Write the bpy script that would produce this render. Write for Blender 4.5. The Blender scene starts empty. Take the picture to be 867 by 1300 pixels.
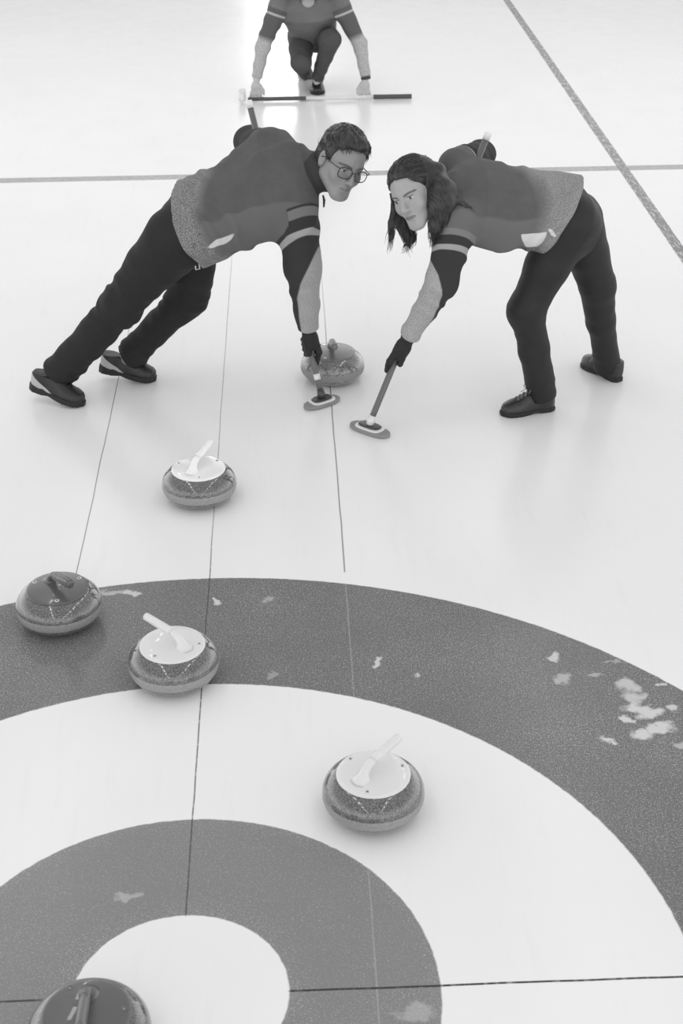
import bpy, math, random
import numpy as np
from mathutils import Vector, Matrix
random.seed(7); rng = np.random.default_rng(11)
SC = bpy.context.scene; COL = SC.collection
A3 = lambda *v: np.array(v, float)
# ------------------------------------------------------------------ camera
F = 1896.94; CAM = A3(.301152, -2.490934, 2.703079); RX, RY, RZ = 1.05381629, .00853054, -.0396844
def rotm(rx, ry, rz):
    c, s = math.cos, math.sin
    X = np.array([[1,0,0],[0,c(rx),-s(rx)],[0,s(rx),c(rx)]])
    Y = np.array([[c(ry),0,s(ry)],[0,1,0],[-s(ry),0,c(ry)]])
    Z = np.array([[c(rz),-s(rz),0],[s(rz),c(rz),0],[0,0,1]])
    return Z @ Y @ X
RC = rotm(RX, RY, RZ)
def ray(u, v): return RC @ A3((u-433.5)/F, -(v-650)/F, -1)
def at(u, v, y):                       # point of the hall at depth y
    d = ray(u, v); return CAM + d*((y-CAM[1])/d[1])
def on(u, v, z=0.):                    # point of the hall at height z
    d = ray(u, v); return CAM + d*((z-CAM[2])/d[2])
def cvec(x, y, z): v = RC @ A3(x, y, z); return v/np.linalg.norm(v)
cam = bpy.data.cameras.new('camera'); co = bpy.data.objects.new('camera', cam); COL.objects.link(co)
co.location = CAM; co.rotation_euler = (RX, RY, RZ)
cam.sensor_fit = 'VERTICAL'; cam.sensor_height = 24; cam.lens = F/1300*24; cam.clip_end = 200
cam.dof.use_dof = True; cam.dof.focus_distance = 5.2; cam.dof.aperture_fstop = 4.5
SC.camera = co
SC.view_settings.view_transform = 'Standard'; SC.view_settings.look = 'None'
SC.view_settings.gamma = 1; SC.view_settings.use_curve_mapping = False; SC.view_settings.exposure = 0.0
# ------------------------------------------------------------------ materials
def lin(c):
    c = c/255; return c/12.92 if c <= .04045 else ((c+.055)/1.055)**2.4
class NT:
    def __init__(s, name):
        s.m = bpy.data.materials.new(name); s.m.use_nodes = True; s.t = s.m.node_tree; s.n = s.t.nodes; s.b = s.n['Principled BSDF']
        s._o = None
    def new(s, typ, **k):
        n = s.n.new(typ)
        for a, b in k.items(): setattr(n, a, b)
        return n
    def link(s, a, b): s.t.links.new(a, b)
    def set(s, sock, v):
        if hasattr(v, 'is_output') or isinstance(v, bpy.types.NodeSocket): s.link(v, sock)
        elif isinstance(v, (tuple, list)) and sock.type == 'RGBA' and len(v) == 3: sock.default_value = (*v, 1)
        else: sock.default_value = v
    def math(s, op, a, b=None, c=None, clamp=False):
        n = s.new('ShaderNodeMath', operation=op, use_clamp=clamp)
        for i, v in enumerate((a, b, c)):
            if v is not None: s.set(n.inputs[i], v)
        return n.outputs[0]
    def obj(s):
        if s._o is None: s._o = s.new('ShaderNodeTexCoord').outputs['Object']
        return s._o
    def vmul(s, v, k):
        n = s.new('ShaderNodeVectorMath', operation='MULTIPLY'); s.set(n.inputs[0], v); n.inputs[1].default_value = k; return n.outputs[0]
    def noise(s, scale, detail=2, rough=.5, vec=None, dim='3D'):
        n = s.new('ShaderNodeTexNoise'); n.noise_dimensions = dim
        s.link(vec or s.obj(), n.inputs['Vector']); n.inputs['Scale'].default_value = scale
        n.inputs['Detail'].default_value = detail; n.inputs['Roughness'].default_value = rough; return n.outputs['Fac']
    def ramp(s, f, lo, hi, a=0., b=1.):
        n = s.new('ShaderNodeMapRange'); n.clamp = True; s.set(n.inputs[0], f)
        for i, v in zip((1, 2, 3, 4), (lo, hi, a, b)): s.set(n.inputs[i], v)
        return n.outputs[0]
    def mix(s, f, a, b):
        n = s.new('ShaderNodeMix', data_type='FLOAT'); s.set(n.inputs[0], f); s.set(n.inputs[2], a); s.set(n.inputs[3], b); return n.outputs[0]
    def attr(s, name): return s.new('ShaderNodeAttribute', attribute_name=name).outputs['Fac']
    def sep(s, v):
        n = s.new('ShaderNodeSeparateXYZ'); s.link(v, n.inputs[0]); return n.outputs
    def grey(s, f, tint=(1, 1, 1)):
        n = s.new('ShaderNodeCombineColor')
        for i in range(3): s.set(n.inputs[i], f if tint[i] == 1 else s.math('MULTIPLY', f, tint[i]))
        s.link(n.outputs[0], s.b.inputs['Base Color'])
    def bump(s, h, strength=.3, dist=.002):
        n = s.new('ShaderNodeBump'); n.inputs['Strength'].default_value = strength; n.inputs['Distance'].default_value = dist
        s.link(h, n.inputs['Height']); s.link(n.outputs[0], s.b.inputs['Normal'])
    def P(s, **k):
        for a, v in k.items(): s.set(s.b.inputs[a.replace('_', ' ')], v)
        return s
def plain(name, g, rough=.5, var=.06, scale=60, metal=0., spec=.5, bump=0., coat=0.):
    t = NT(name); n = t.noise(scale, 3)
    t.grey(t.ramp(n, .25, .75, lin(g)*(1-var), lin(g)*(1+var)))
    t.P(Roughness=rough, Metallic=metal, Coat_Weight=coat); t.b.inputs['Specular IOR Level'].default_value = spec
    if bump: t.bump(n, bump, .001)
    return t.m
# ------------------------------------------------------------------ object helpers
def tag(o, label=None, cat=None, group=None, kind=None):
    for k, v in (('label', label), ('category', cat), ('group', group), ('kind', kind)):
        if v: o[k] = v
    return o
def empty(name, loc):
    o = bpy.data.objects.new(name, None); COL.objects.link(o); o.location = loc; o.empty_display_size = .1; return o
def link(name, me, mat, parent=None):
    o = bpy.data.objects.new(name, me); COL.objects.link(o)
    if mat: me.materials.append(mat)
    if parent is not None:
        o.parent = parent
        M = Matrix.Identity(4); q = parent
        while q is not None: M = Matrix.Translation(q.location) @ M; q = q.parent
        o.location = -M.translation     # geometry is given in hall coordinates
    return o
def mesh(name, V, Fc, smooth=True):
    me = bpy.data.meshes.new(name); me.from_pydata([tuple(map(float, v)) for v in V], [], [tuple(map(int, f)) for f in Fc])
    if smooth: me.shade_smooth()
    me.update(); return me
class MB:                               # collects swept tubes, boxes and lathes into ONE mesh
    def __init__(s): s.v = []; s.f = []
    def add(s, V, Fc):
        n = len(s.v); s.v += [tuple(v) for v in V]; s.f += [tuple(i+n for i in f) for f in Fc]; return s
    def tube(s, pts, r, n=10, cap=True, flat=1., closed=False):
        pts = [np.array(p, float) for p in pts]; m = len(pts)
        rs = [r]*m if np.isscalar(r) else list(r)
        V = []; prev = None
        for i, p in enumerate(pts):
            if closed: t = pts[(i+1) % m]-pts[i-1]
            else: t = pts[min(i+1, m-1)]-pts[max(i-1, 0)]
            t = t/(np.linalg.norm(t)+1e-12)
            if prev is None:
                a = np.cross(t, A3(0, 0, 1))
                if np.linalg.norm(a) < .1: a = np.cross(t, A3(1, 0, 0))
            else: a = prev-t*np.dot(prev, t)
            a /= np.linalg.norm(a)+1e-12; prev = a; b = np.cross(t, a)
            for k in range(n):
                th = 2*math.pi*k/n; V.append(p+rs[i]*(math.cos(th)*a+flat*math.sin(th)*b))
        Fc = []
        for i in range(m if closed else m-1):
            j = (i+1) % m
            for k in range(n): Fc.append((i*n+k, i*n+(k+1) % n, j*n+(k+1) % n, j*n+k))
        if cap and not closed: Fc += [tuple(range(n))[::-1], tuple((m-1)*n+k for k in range(n))]
        return s.add(V, Fc)
    def lathe(s, prof, c=(0, 0, 0), n=64, axis=None):
        V = []; c = np.array(c, float)
        ax = A3(0, 0, 1) if axis is None else np.array(axis)/np.linalg.norm(axis)
        a = np.cross(ax, A3(0, 1, 0) if abs(ax[1]) < .9 else A3(1, 0, 0)); a /= np.linalg.norm(a); b = np.cross(ax, a)
        for r, z in prof:
            for k in range(n):
                th = 2*math.pi*k/n; V.append(c+ax*z+r*(math.cos(th)*a+math.sin(th)*b))
        Fc = []
        for i in range(len(prof)-1):
            for k in range(n): Fc.append((i*n+k, i*n+(k+1) % n, (i+1)*n+(k+1) % n, (i+1)*n+k))
        Fc += [tuple(range(n))[::-1], tuple((len(prof)-1)*n+k for k in range(n))]
        return s.add(V, Fc)
    def box(s, c, sx, sy, sz, ex=A3(1, 0, 0), ey=A3(0, 1, 0), ez=A3(0, 0, 1)):
        V = [np.array(c)+ex*sx/2*i+ey*sy/2*j+ez*sz/2*k for k in (-1, 1) for j in (-1, 1) for i in (-1, 1)]
        return s.add(V, [(0, 2, 3, 1), (4, 5, 7, 6), (0, 1, 5, 4), (2, 6, 7, 3), (0, 4, 6, 2), (1, 3, 7, 5)])
    def build(s, name, mat, parent=None, smooth=True, bevel=0):
        o = link(name, mesh(name, s.v, s.f, smooth), mat, parent)
        if bevel:
            m = o.modifiers.new('bevel', 'BEVEL'); m.width = bevel; m.segments = 3; m.limit_method = 'ANGLE'
        return o
def sharp(o, deg=35):
    me = o.data; me.set_sharp_from_angle(angle=math.radians(deg)); return o
# ------------------------------------------------------------------ distance-field modelling
def smin(a, b, k):
    h = np.maximum(k-np.abs(a-b), 0)/k; return np.minimum(a, b)-h*h*k*.25
def smax(a, b, k): return -smin(-a, -b, k)
def cone(p, a, b, ra, rb):
    a = np.asarray(a, float); b = np.asarray(b, float); ab = b-a
    t = np.clip((p-a) @ ab/(ab @ ab), 0, 1)
    return np.linalg.norm(p-a-t[:, None]*ab, axis=1)-(ra+t*(rb-ra))
def chain(p, pts, rs, k=.02):
    d = None
    for i in range(len(pts)-1):
        e = cone(p, pts[i], pts[i+1], rs[i], rs[i+1]); d = e if d is None else smin(d, e, k)
    return d
def ell(p, c, r):
    q = (p-np.asarray(c, float))/np.asarray(r, float); n = np.linalg.norm(q, axis=1)
    g = np.linalg.norm(q/np.asarray(r, float), axis=1)+1e-9
    return n*(n-1)/g
def loft(p, st, pw=2.3):                # stations: centre, lateral vector, front vector hint, half width, half depth
    P0 = st[0][0]; P1 = st[-1][0]; ax = P1-P0; L = ax @ ax
    T = np.array([((s[0]-P0) @ ax)/L for s in st]); t = (p-P0) @ ax/L; tc = np.clip(t, 0, 1)
    I = lambda j: np.stack([np.interp(tc, T, [s[j][k] for s in st]) for k in range(3)], 1)
    c = I(0); lat = I(1); lat /= np.linalg.norm(lat, axis=1)[:, None]
    axn = ax/math.sqrt(L); lat = lat-(lat @ axn)[:, None]*axn; lat /= np.linalg.norm(lat, axis=1)[:, None]
    fr = np.cross(axn, lat)
    a = np.interp(tc, T, [s[2] for s in st]); b = np.interp(tc, T, [s[3] for s in st])
    q = p-c; x = np.abs((q*lat).sum(1))/a; y = np.abs((q*fr).sum(1))/b
    rad = (x**pw+y**pw+1e-12)**(1/pw)
    cap = np.maximum(t-1, -t)*math.sqrt(L); dr = (rad-1)*np.minimum(a, b)
    d = np.where(cap > 0, np.sqrt(np.maximum(dr, 0)**2+cap**2), np.maximum(dr, cap))
    return d, t, (q*lat).sum(1), (q*fr).sum(1)
def waves(p, freq, seed, n=7, stretch=None):
    r = np.random.default_rng(seed); q = p if stretch is None else p @ stretch
    o = 0
    for i in range(n):
        k = r.normal(size=3); k *= freq*(.6+.8*r.random())/np.linalg.norm(k)
        o = o+np.sin(q @ k+r.random()*6.28+.8*np.sin(q @ np.roll(k, 1)*.6+r.random()*6))
    return o/math.sqrt(n)*.7
def folds(p, d, freq, seed, warp=.5):   # ridges running across direction d
    d = np.asarray(d, float)/np.linalg.norm(d)
    w = waves(p, freq*.35, seed); s = np.sin((p @ d)*freq+warp*3*w)
    return (s*.5+.5)**2*(.55+.45*waves(p, freq*.2, seed+1))
def field_mesh(name, f, lo, hi, h, cut=4):
    lo = np.asarray(lo, float); hi = np.asarray(hi, float)
    n = np.ceil((hi-lo)/(h*cut)).astype(int)
    g = [lo[i]+np.arange(n[i]+1)*h*cut for i in range(3)]
    G = np.stack(np.meshgrid(*g, indexing='ij'), -1).reshape(-1, 3)
    D = f(G).reshape(n+1)
    near = np.abs(D) < h*cut*2.2
    act = np.zeros(n, bool)
    for i in (0, 1):
        for j in (0, 1):
            for k in (0, 1): act |= near[i:n[0]+i, j:n[1]+j, k:n[2]+k]
    N = n*cut
    S = np.repeat(np.repeat(np.repeat(D, cut, 0), cut, 1), cut, 2)[:N[0]+1, :N[1]+1, :N[2]+1]
    S = np.where(S < 0, -1., 1.).astype(np.float32)
    need = np.zeros(N+1, bool); fa = np.repeat(np.repeat(np.repeat(act, cut, 0), cut, 1), cut, 2)
    for i in (0, 1):
        for j in (0, 1):
            for k in (0, 1): need[i:N[0]+i, j:N[1]+j, k:N[2]+k] |= fa
    idx = np.argwhere(need); out = np.empty(len(idx), np.float32)
    for a in range(0, len(idx), 300000): out[a:a+300000] = f(lo+idx[a:a+300000]*h)
    S[need] = out
    neg = S < 0
    C = np.zeros(N, np.int8)
    for i in (0, 1):
        for j in (0, 1):
            for k in (0, 1): C += neg[i:N[0]+i, j:N[1]+j, k:N[2]+k]
    cells = np.argwhere((C > 0) & (C < 8)); vid = -np.ones(N, int); vid[tuple(cells.T)] = np.arange(len(cells))
    cor = [np.array(c) for c in ((0,0,0),(1,0,0),(0,1,0),(1,1,0),(0,0,1),(1,0,1),(0,1,1),(1,1,1))]
    vals = [S[tuple((cells+c).T)] for c in cor]
    acc = np.zeros((len(cells), 3)); cnt = np.zeros(len(cells))
    for a in range(8):
        for b in range(a+1, 8):
            if np.abs(cor[a]-cor[b]).sum() != 1: continue
            x = (vals[a] < 0) != (vals[b] < 0); t = vals[a]/(vals[a]-vals[b]+1e-12)
            pt = cor[a]+t[:, None]*(cor[b]-cor[a]); acc[x] += pt[x]; cnt[x] += 1
    V = lo+(cells+acc/cnt[:, None])*h
    quads = []
    for ax in range(3):
        sl = [slice(0, -1) if i == ax else slice(1, -1) for i in range(3)]
        sl2 = [slice(1, None) if i == ax else slice(1, -1) for i in range(3)]
        a = neg[tuple(sl)]; b = neg[tuple(sl2)]
        e = np.argwhere(a != b); base = e+np.array([0 if i == ax else 1 for i in range(3)])
        flip = a[tuple(e.T)]
        u = np.zeros(3, int); u[(ax+1) % 3] = 1; w = np.zeros(3, int); w[(ax+2) % 3] = 1
        q = np.stack([vid[tuple((base-o).T)] for o in (u*0, u, u+w, w)], 1)
        q[flip] = q[flip][:, ::-1]; quads.append(q)
    Q = np.concatenate(quads); Q = Q[(Q >= 0).all(1)][:, ::-1]
    me = bpy.data.meshes.new(name); me.vertices.add(len(V)); me.vertices.foreach_set('co', V.astype(np.float32).ravel())
    me.loops.add(len(Q)*4); me.loops.foreach_set('vertex_index', Q.astype(np.int32).ravel())
    me.polygons.add(len(Q)); me.polygons.foreach_set('loop_start', np.arange(0, len(Q)*4, 4, dtype=np.int32))
    try: me.polygons.foreach_set('loop_total', np.full(len(Q), 4, np.int32))
    except Exception: pass
    me.update(calc_edges=True); me.shade_smooth(); me.validate()
    return me, V
def attrib(me, **k):
    for n, v in k.items():
        a = me.attributes.new(n, 'FLOAT', 'POINT'); a.data.foreach_set('value', np.asarray(v, np.float32))
UP = A3(0, 0, 1)
def unit(v): v = np.asarray(v, float); return v/np.linalg.norm(v)
# ================================================================== ICE SHEET
def ice_material():
    t = NT('ice'); P = t.obj(); X, Y, Z = t.sep(P)
    w1 = t.noise(9, 3, .6); w2 = t.noise(40, 2)
    r = t.math('SQRT', t.math('ADD', t.math('MULTIPLY', X, X), t.math('MULTIPLY', Y, Y)))
    rw = t.math('ADD', r, t.math('MULTIPLY', t.math('SUBTRACT', w2, .5), .006))
    def band(v, lo, hi, e=.002):       # 1 between lo and hi
        return t.math('MULTIPLY', t.ramp(v, lo-e, lo+e), t.ramp(v, hi-e, hi+e, 1, 0))
    ring = t.math('MAXIMUM', band(rw, 1.2225, 1.829, .0025), band(rw, .255, .610, .002))
    sp = t.noise(320, 1, .5); sp2 = t.noise(130, 2, .6); cl = t.noise(1.7, 3, .6)
    edge = t.math('MAXIMUM', t.math('MAXIMUM', t.ramp(r, .255, .34, 1, 0), t.ramp(r, .56, .61, 0, .8)), t.ramp(r, 1.55, 1.83, 0, .35))
    dens = t.math('ADD', t.math('MULTIPLY', t.ramp(cl, .35, .7), .05), t.math('MULTIPLY', edge, .05))
    thr = t.math('SUBTRACT', .64, dens)
    spk = t.math('ADD', t.ramp(t.math('SUBTRACT', sp, thr), 0, .10), t.math('MULTIPLY', t.ramp(t.math('SUBTRACT', sp2, thr), .02, .12), .5), clamp=True)
    # worn blotches of frost lying over the outer ring paint
    bl = None; wx = t.math('MULTIPLY', t.math('SUBTRACT', t.noise(14, 3, .6), .5), .11); wy = t.math('MULTIPLY', t.math('SUBTRACT', t.noise(17, 3, .6), .5), .10)
    Xw = t.math('ADD', X, wx); Yw = t.math('ADD', Y, wy)
    for u, v, rx, ry, s in [(795, 869, .026, .035, .8), (806, 886, .03, .03, .8), (802, 898, .032, .022, 1), (822, 903, .045, .026, 1), (797, 912, .016, .011, 1),
            (836, 924, .040, .022, 1), (818, 932, .028, .022, 1), (771, 939.5, .026, .010, 1), (840, 871, .014, .010, .9), (856, 899, .02, .013, .9),
            (703, 833, .014, .014, .9), (478, 842, .012, .036, .95), (531, 857, .006, .014, .8), (715, 862, .03, .018, .55), (755, 856, .02, .008, .5),
            (274, 764, .016, .014, .95), (166, 754, .026, .012, .9), (145, 752, .05, .012, .6), (340, 762, .016, .016, .4), (345, 856, .02, .012, .35),
            (160, 1138, .03, .014, .4), (527, 1285, .05, .02, .35), (864, 946, .02, .02, .6), (780, 840, .03, .006, .4)]:
        c = on(u, v)
        dx = t.math('MULTIPLY', t.math('SUBTRACT', Xw, float(c[0])), 1/rx); dy = t.math('MULTIPLY', t.math('SUBTRACT', Yw, float(c[1])), 1/(ry*1.05))
        d = t.math('ADD', t.math('MULTIPLY', dx, dx), t.math('MULTIPLY', dy, dy))
        k = t.ramp(d, .45, 1.6, s, 0); bl = k if bl is None else t.math('MAXIMUM', bl, k)
    inring = t.mix(t.math('MULTIPLY', spk, .75), t.ramp(t.math('ADD', r, t.math('MULTIPLY', cl, .2)), .8, 1.3, lin(134), lin(112)), lin(205))
    inring = t.mix(t.math('MULTIPLY', bl, .85), inring, lin(222))
    icy = t.ramp(t.noise(.8, 4, .6), .3, .7, .86, .895)
    # lane swept smooth along the middle
    streak = t.noise(1, 4, .7, t.vmul(P, (22, 2.2, 1)))
    icy = t.math('SUBTRACT', icy, t.ramp(streak, .55, .8, 0, .035))
    c = t.mix(ring, icy, inring)
    far = t.ramp(Y, 1.83, 1.86)
    # thin string lines frozen into the ice
    wob = t.math('MULTIPLY', t.math('SUBTRACT', t.noise(3, 2), .5), .008)
    Xl = t.math('ADD', X, wob); Yl = t.math('ADD', Y, wob)
    dash = t.ramp(t.noise(1, 2, .6, t.vmul(P, (3, 38, 1))), .3, .5, .55, 1)
    dashx = t.ramp(t.noise(1, 2, .6, t.vmul(P, (38, 3, 1))), .3, .5, .6, 1)
    def line(v, x, wd, g, a, c, e=.0012):
        m = t.math('MULTIPLY', t.ramp(t.math('ABSOLUTE', t.math('SUBTRACT', v, x)), wd/2, wd/2+e, 1, 0), a); return t.mix(m, c, lin(g))
    outside = t.ramp(r, .25, .26)
    a_c = t.math('MULTIPLY', t.math('MULTIPLY', dash, outside), t.math('MULTIPLY', t.ramp(Y, 1.8, 2.2, .95, .6), t.ramp(Y, 4.5, 6.0, 1, 0)))
    c = line(Xl, 0, .0032, 80, t.math('MULTIPLY', a_c, .85), c)
    side = t.math('MULTIPLY', t.math('MULTIPLY', t.ramp(Y, 1.84, 1.85), t.ramp(Y, 3.6, 5.2, 1, 0)), .75)
    c = line(Xl, -.456, .003, 110, side, c); c = line(Xl, .461, .004, 100, side, c)
    faint = t.math('MULTIPLY', t.math('MULTIPLY', t.ramp(Y, 1.84, 1.85, 1, 0), ring), t.math('MULTIPLY', dash, .3))
    c = line(Xl, .461, .003, 195, faint, c)
    c = line(Yl, 0, .005, 60, t.math('MULTIPLY', dashx, outside), c)
    # wide felt lines
    rough_n = t.noise(30, 3, .7)
    hog = t.mix(t.ramp(rough_n, .35, .7, 0, .25), lin(150), lin(225))
    m = t.ramp(t.math('ABSOLUTE', t.math('SUBTRACT', Y, 6.42)), .045, .052, 1, 0); c = t.mix(m, c, hog)
    sn = t.noise(1, 4, .75, t.vmul(P, (60, 14, 1)))
    sd = t.mix(t.ramp(sn, .50, .66), lin(112), lin(205))
    wsd = t.math('ADD', X, t.math('MULTIPLY', t.math('SUBTRACT', w2, .5), .012))
    m = t.math('MAXIMUM', t.ramp(t.math('ABSOLUTE', t.math('SUBTRACT', wsd, 2.355)), .028, .035, 1, 0), t.ramp(t.math('ABSOLUTE', t.math('SUBTRACT', wsd, -2.42)), .028, .035, 1, 0))
    c = t.mix(m, c, sd)
    t.grey(c)
    t.P(Roughness=.14, IOR=1.31); t.set(t.b.inputs['Roughness'], t.ramp(t.noise(6, 3), .3, .7, .2, .26))
    peb = t.noise(110, 2, .6)
    t.bump(peb, .035, .0012)
    return t.m
floor = MB()
N = 40
gv = [(-14+28*i/N, -6+39*j/N, 0) for j in range(N+1) for i in range(N+1)]
floor.add(gv, [(j*(N+1)+i, j*(N+1)+i+1, (j+1)*(N+1)+i+1, (j+1)*(N+1)+i) for j in range(N) for i in range(N)])
fo = floor.build('floor', ice_material(), smooth=False)
tag(fo, 'white ice sheet with grey target rings and painted lines', kind='structure')
# far end of the hall: its lower wall is matt grey, a tall bright window stands in it
WY = 33.
wx0, wx1 = -.17, .74
wl = plain('painted_wall', 186, .9)
wb = MB(); wb.box((-7.085, WY+.1, 2.65), 13.83, .2, 5.3); wb.box((7.37, WY+.1, 2.65), 13.26, .2, 5.3)
tag(wb.build('wall_back', wl, smooth=False), kind='structure')
t = NT('bright_window'); t.P(Emission_Strength=7.0, Roughness=.4); t.set(t.b.inputs['Emission Color'], (1, 1, 1)); t.grey(.8)
win = MB(); win.box(((wx0+wx1)/2, WY+.08, 3.5), wx1-wx0, .03, 7.0)
wo = tag(win.build('window_1', t.m, smooth=False), kind='structure')
fr = MB(); fm = plain('window_metal', 200, .5)
for x in (wx0-.01, wx1+.01): fr.box((x, WY+.05, 3.5), .02, .1, 7.0)
fr.box(((wx0+wx1)/2, WY+.05, 7.01), wx1-wx0+.04, .1, .02)
fr.build('window_frame', fm, wo, smooth=False)
# ================================================================== LIGHT
W = bpy.data.worlds.new('world'); SC.world = W; W.use_nodes = True; nt = W.node_tree; bg = nt.nodes['Background']
tc = nt.nodes.new('ShaderNodeTexCoord'); sx = nt.nodes.new('ShaderNodeSeparateXYZ'); mr = nt.nodes.new('ShaderNodeMapRange')
nt.links.new(tc.outputs['Generated'], sx.inputs[0]); nt.links.new(sx.outputs[2], mr.inputs[0])
mr.inputs[1].default_value = .26; mr.inputs[2].default_value = .55; mr.inputs[3].default_value = 1.75; mr.inputs[4].default_value = .60
nt.links.new(mr.outputs[0], bg.inputs[1]); bg.inputs[0].default_value = (1, 1, 1, 1)
def lamp(x, y, z, sx_, sy_, e, name='ceiling_tube'):
    l = bpy.data.lights.new(name, 'AREA'); l.shape = 'RECTANGLE'; l.size = sx_; l.size_y = sy_; l.energy = e
    o = bpy.data.objects.new(name, l); COL.objects.link(o); o.location = (x, y, z)
for x in (-1.6, 2.2):
    for k in range(12): lamp(x, -7.6+k*1.65, 4.7, .14, 1.0, 5.0)
for k in range(4): lamp(-.9+k*.8, -7.6, 4.7, .5, .12, 3.0)
# ================================================================== CURLING STONES
def granite(name, base, band, seed):
    t = NT(name); P = t.obj(); X, Y, Z = t.sep(P)
    v = t.new('ShaderNodeTexVoronoi'); t.link(P, v.inputs['Vector']); v.inputs['Scale'].default_value = 300
    n = t.noise(330, 2, .7); n2 = t.noise(120, 2, .6)
    s = t.mix(t.ramp(n, .36, .66), lin(base*.42), lin(base*1.62)); s = t.mix(t.ramp(n2, .58, .75, 0, .45), s, lin(min(235, base*1.9)))
    w = t.math('ADD', Z, t.math('MULTIPLY', t.math('SUBTRACT', n2, .5), .002))
    m = t.math('MULTIPLY', t.ramp(w, .040, .042), t.ramp(w, .070, .072, 1, 0))
    b = t.mix(t.ramp(n, .35, .7), lin(band*.86), lin(band*1.12))
    t.grey(t.mix(m, s, b)); t.set(t.b.inputs['Roughness'], t.mix(m, .12, .5)); t.P(IOR=1.5); t.set(t.b.inputs['Coat Weight'], t.mix(m, 1., 0)); t.P(Coat_Roughness=.03)
    return t.m
GR = granite('speckled_granite', 84, 152, 0); GR2 = granite('worn_granite', 100, 138, 3)
WHITE_P = plain('white_plastic', 222, .28, .01, coat=.3); WHITE_B = plain('bright_white_plastic', 240, .25, .01, coat=.4)
DARK_P = plain('dark_plastic', 92, .28, .03, coat=.4); DARK_P2 = plain('mid_grey_plastic', 112, .3, .03, coat=.4)
METAL = plain('steel', 150, .25, .03, metal=.9); BLK = plain('black_rubber', 28, .6, .1)
prof = [(.0, .0035), (.052, .0035), (.058, .0), (.066, .0), (.080, .003), (.100, .008), (.117, .017), (.129, .030), (.1355, .044), (.1380, .057), (.1383, .070), (.1360, .083), (.1300, .095), (.122, .105), (.112, .1135), (.103, .119), (.096, .1215), (.09, .1225), (.0, .123)]
def smooth_prof(p, n=3):
    p = [A3(*q) for q in p]
    for _ in range(n):
        o = [p[0]]
        for a, b in zip(p[:-1], p[1:]): o += [a*.75+b*.25, a*.25+b*.75]
        p = o+[p[-1]]
    return p
def stone(name, x, y, ang, gm, pm, label, grp=None, rib=False):
    root = empty(name, (x, y, 0)); tag(root, label, 'curling stone', grp)
    # the granite body carries its own object coordinates: height 0 is its running face
    b = MB().lathe(smooth_prof(prof, 2)[::1], (0, 0, 0), 96)
    o = link('granite_body', mesh('granite_body', b.v, b.f), gm); o.parent = root
    def child(mb, n, m, par=None):
        q = link(n, mesh(n, mb.v, mb.f), m); q.parent = par or root; return q
    ca, sa = math.cos(ang), math.sin(ang); d = A3(ca, sa, 0); e = A3(-sa, ca, 0)
    disc = MB().lathe(smooth_prof([(.0, .116), (.094, .1190), (.0995, .1205), (.100, .1240), (.097, .1272), (.087, .1292), (.06, .132), (.03, .134), (.0, .135)], 2), n=96)
    dc = child(disc, 'handle_plate', pm)
    hb = MB(); c0 = -d*.042
    pts = [c0+UP*.126, c0+UP*.131+d*.001, c0+UP*.138+d*.003, c0+UP*.149+d*.008, c0+UP*.159+d*.016, c0+UP*.167+d*.028, c0+UP*.172+d*.045]
    hb.tube(pts, [.034, .024, .017, .0135, .0122, .0118, .0118], 20)
    child(hb, 'handle_neck', pm)
    gp = MB(); g0 = c0+UP*.171+d*.040; g1 = c0+UP*.188+d*.140
    if rib:
        gp.tube([g0+(g1-g0)*q for q in np.linspace(0, 1, 12)]+[g1+(g1-g0)*.02], [.0138]*12+[.008], 14)
        for k in range(7):
            th = 2*math.pi*k/7; w = e*math.cos(th)*.0135+UP*math.sin(th)*.0135; gp.tube([g0+w, g1+w], .0022, 6)
    else: gp.tube([g0+(g1-g0)*q for q in np.linspace(0, 1, 8)]+[g1+(g1-g0)*.045, g1+(g1-g0)*.06], [.0122, .0126, .0128, .0128, .0128, .0128, .0127, .0126, .011, .005], 22)
    child(gp, 'grip', pm)
    for k in range(3):
        th = ang+math.pi+.55+2*math.pi*k/3; c = A3(math.cos(th)*.082, math.sin(th)*.082, .1288)
        rg = MB().lathe([(.0075, 0), (.0075, .0016), (.005, .0022), (.0045, .001)], c, 20); q = child(rg, 'bolt_ring', pm if not rib else WHITE_P)
        sc = MB().lathe([(.0036, 0), (.0036, .0022), (.001, .0024)], c, 14); child(sc, 'bolt', METAL if not rib else DARK_P, q)
    return root
def hdir(base, tip):
    a = on(*base, .13); b = on(*tip, .178); return math.atan2(b[1]-a[1], b[0]-a[0])
stone('curling_stone', -.473, 1.597, -.95, GR, DARK_P, 'curling stone with a dark ribbed handle on the outer grey ring', rib=True)
stone('curling_stone', -.084, 1.26, hdir((236, 822), (198, 790)), GR, WHITE_P, 'white-handled curling stone on the inner edge of the outer grey ring')
stone('curling_stone', .488, .626, hdir((457, 985), (492, 943)), GR, WHITE_P, 'white-handled curling stone alone on the white ring, nearest the right')
stone('curling_stone', -.055, 2.397, hdir((243, 600), (254, 575)), GR, WHITE_B, 'white-handled curling stone on bare ice outside the rings')
stone('curling_stone', .475, 3.438, hdir((420, 430), (424, 432)), GR2, DARK_P2, 'grey-handled curling stone beside the sweepers, being swept', rib=True)
stone('curling_stone', -.189, -.157, -1.55, GR, DARK_P, 'dark-handled curling stone cut off by the bottom edge near the button')
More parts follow.
